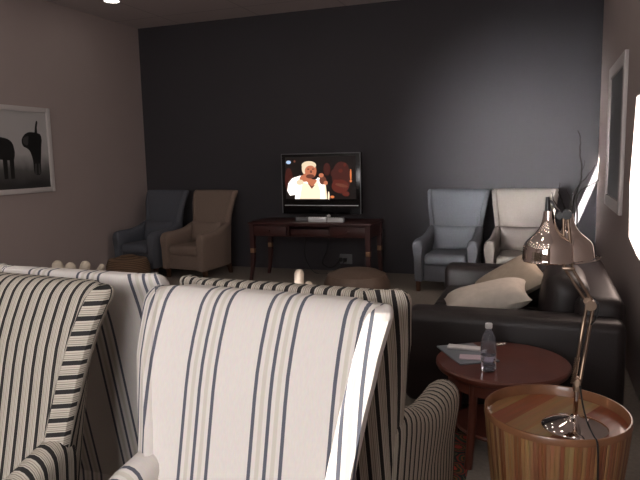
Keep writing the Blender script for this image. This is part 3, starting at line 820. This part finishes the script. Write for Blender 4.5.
ringpts = [L(.094+.094*math.cos(2*PI*i/48)+.012, 1.104+.012*math.cos(2*PI*i/48), LY+.10+.092*math.sin(2*PI*i/48)) for i in range(49)]
bm = bmesh.new(); add_tube(bm, ringpts, .003, 8); obj('shade_ring', bm, M['chrome'], lp)
bm = bmesh.new()
add_tube(bm, spline([L(.140, .66, LY-.015), L(.150, .600, LY-.06), L(.165, .555, LY-.10), L(.180, .540, LY-.160), L(.188, .532, LY-.176), L(.192, .50, LY-.186), L(.196, .40, LY-.180), L(.200, .2, LY-.15), L(.215, .015, LY-.13)]), .0032, 8)
obj('cable', bm, M['black'], lp)
bm = bmesh.new()
add_tube(bm, spline([L(E1[0]+.006, E1[1]+.030, LY-.02), L(E1[0]+.024, E1[1]+.004, LY-.024), L(E1[0]+.018, E1[1]-.04, LY-.02), L(E1[0]+.004, E1[1]-.07, LY-.01)]), .0036, 8); obj('cable', bm, M['black'], lp)

# ------------------------------------------------------------------ branches in a vase, far right corner
vs_ = thing('branch_vase', 'bare dark twigs standing in a tall vase in the far right corner', 'vase of branches', (.33, 6.72, 0))
bm = bmesh.new(); add_lathe(bm, [(.002, 0), (.09, 0), (.105, .05), (.115, .25), (.085, .48), (.055, .60), (.06, .66), (.052, .66), (.046, .60), (.07, .45), (.09, .1), (.002, .03)], 32); obj('vase', bm, M['vase'], vs_)
def V(px, y, z): return (px-.33, y-6.72, z)
br = [[(.33, 6.72, .3), (.30, 6.72, .75), (.27, 6.74, .95), (.31, 6.74, 1.10), (.345, 6.74, 1.22), (.345, 6.74, 1.38), (.325, 6.74, 1.52), (.33, 6.74, 1.62), (.305, 6.74, 1.72)],
      [(.335, 6.72, .3), (.29, 6.72, .80), (.255, 6.72, 1.0), (.30, 6.72, 1.13), (.36, 6.70, 1.21), (.41, 6.70, 1.27), (.47, 6.70, 1.37)],
      [(.33, 6.70, .3), (.32, 6.68, .85), (.31, 6.68, 1.03), (.345, 6.68, 1.12), (.42, 6.66, 1.17), (.50, 6.64, 1.22)],
      [(.32, 6.73, .3), (.22, 6.74, .85), (.18, 6.75, 1.0), (.145, 6.75, 1.10), (.15, 6.75, 1.20)],
      [(.34, 6.74, .3), (.20, 6.70, .80), (.135, 6.70, .95), (.09, 6.70, 1.03), (.075, 6.70, 1.10)],
      [(.255, 6.72, 1.0), (.235, 6.72, 1.08), (.21, 6.72, 1.13)], [(.345, 6.74, 1.30), (.37, 6.74, 1.36), (.375, 6.74, 1.42)]]
for b_ in br:
    q = spline([V(*p) for p in b_], 5); n = len(q)
    q = [p+Vector((random.uniform(-.004, .004), 0, random.uniform(-.004, .004))) for p in q]
    bm = bmesh.new(); add_tube(bm, q, [.011-.007*i/n if len(b_) > 4 else .004-.002*i/n for i in range(n)], 7); obj('branch', bm, M['branch'], vs_)

# ------------------------------------------------------------------ daylight, sun, camera
window('window_1', -.85, 1.75, 1.7, 1.5)
def area(name, loc, w, h, power, col, rot):
    l = bpy.data.lights.new(name, 'AREA'); l.shape = 'RECTANGLE'; l.size = w; l.size_y = h; l.energy = power; l.color = col
    o = bpy.data.objects.new(name, l); COL.objects.link(o); o.location = loc; o.rotation_euler = rot; return o
area('daylight_fill', (-.85, YF+.34, 1.75), 1.6, 1.5, 84, (1, .965, .96), (PI/2, 0, .38))
window('added_lamp_frame', -3.55, 1.6, 1.2, 1.2)  # added unseen frame and pane behind the beam lamp
lb = area('daylight_fill', (-3.55, YF+.10, 1.6), 1.1, 1.1, 28, (1, .96, .95), (0, 0, 0))  # added narrow lamp brightening the right end of the back wall
lb.data.spread = math.radians(17)
lb.rotation_euler = (Vector((.0, 7.7, 1.5))-lb.location).to_track_quat('-Z', 'Y').to_euler()
# sun dimming filter added unseen, to dim the sun beam on the chair wing
bm = bmesh.new(); q_ = [back_to_front(p) for p in wingp]; xs_ = [p[0] for p in q_]; zs_ = [p[1] for p in q_]; q_ = [(min(xs_)-.05, min(zs_)-.05), (max(xs_)+.05, min(zs_)-.05), (max(xs_)+.05, max(zs_)+.05), (min(xs_)-.05, max(zs_)+.05)]
bm.faces.new([bm.verts.new((x, YF-.010, z)) for x, z in q_])
m_ = bpy.data.materials.new('sun dimming filter'); m_.use_nodes = True; nt_ = m_.node_tree; nt_.nodes.clear()
tr_ = nt_.nodes.new('ShaderNodeBsdfTransparent'); tr_.inputs[0].default_value = (.075, .075, .075, 1); ou_ = nt_.nodes.new('ShaderNodeOutputMaterial'); nt_.links.new(tr_.outputs[0], ou_.inputs[0])
struct('sun_dimmer_pane', bm, m_)
sl = bpy.data.lights.new('sun', 'SUN'); sl.energy = 110; sl.angle = math.radians(.06); sl.color = (1, .93, .85)
so = bpy.data.objects.new('sun', sl); COL.objects.link(so); so.rotation_euler = SUN.to_track_quat('-Z', 'Y').to_euler(); so.location = (-4, -6, 4)
w = bpy.data.worlds.new('sky'); S.world = w; w.use_nodes = True
w.node_tree.nodes['Background'].inputs[0].default_value = (.7, .8, 1, 1); w.node_tree.nodes['Background'].inputs[1].default_value = .4

f = 616.; cx, cy = 320., 240.
def dray(px, py): return Vector(((px-cx)/f, -(py-cy)/f, -1))
vy = dray(545, 153).normalized(); vx = -dray(-1386, 196); vx = (vx-vy*vx.dot(vy)).normalized(); vz = vx.cross(vy)
R = Matrix((vx, vy, vz))          # camera space -> world
cam = bpy.data.cameras.new('camera'); cam.sensor_fit = 'HORIZONTAL'; cam.sensor_width = 36; cam.lens = 36*f/640; cam.clip_start = .02
co = bpy.data.objects.new('camera', cam); COL.objects.link(co); co.matrix_world = Matrix.Translation((0, 0, 1.5)) @ R.to_4x4()
S.camera = co
S.view_settings.view_transform = 'Standard'; S.view_settings.look = 'None'; S.view_settings.exposure = 0; S.view_settings.gamma = 1; S.view_settings.use_curve_mapping = False
S.cycles.use_denoising = True
try: S.cycles.denoiser = 'OPENIMAGEDENOISE'
except Exception: pass
S.cycles.max_bounces = 8; S.cycles.sample_clamp_indirect = 4
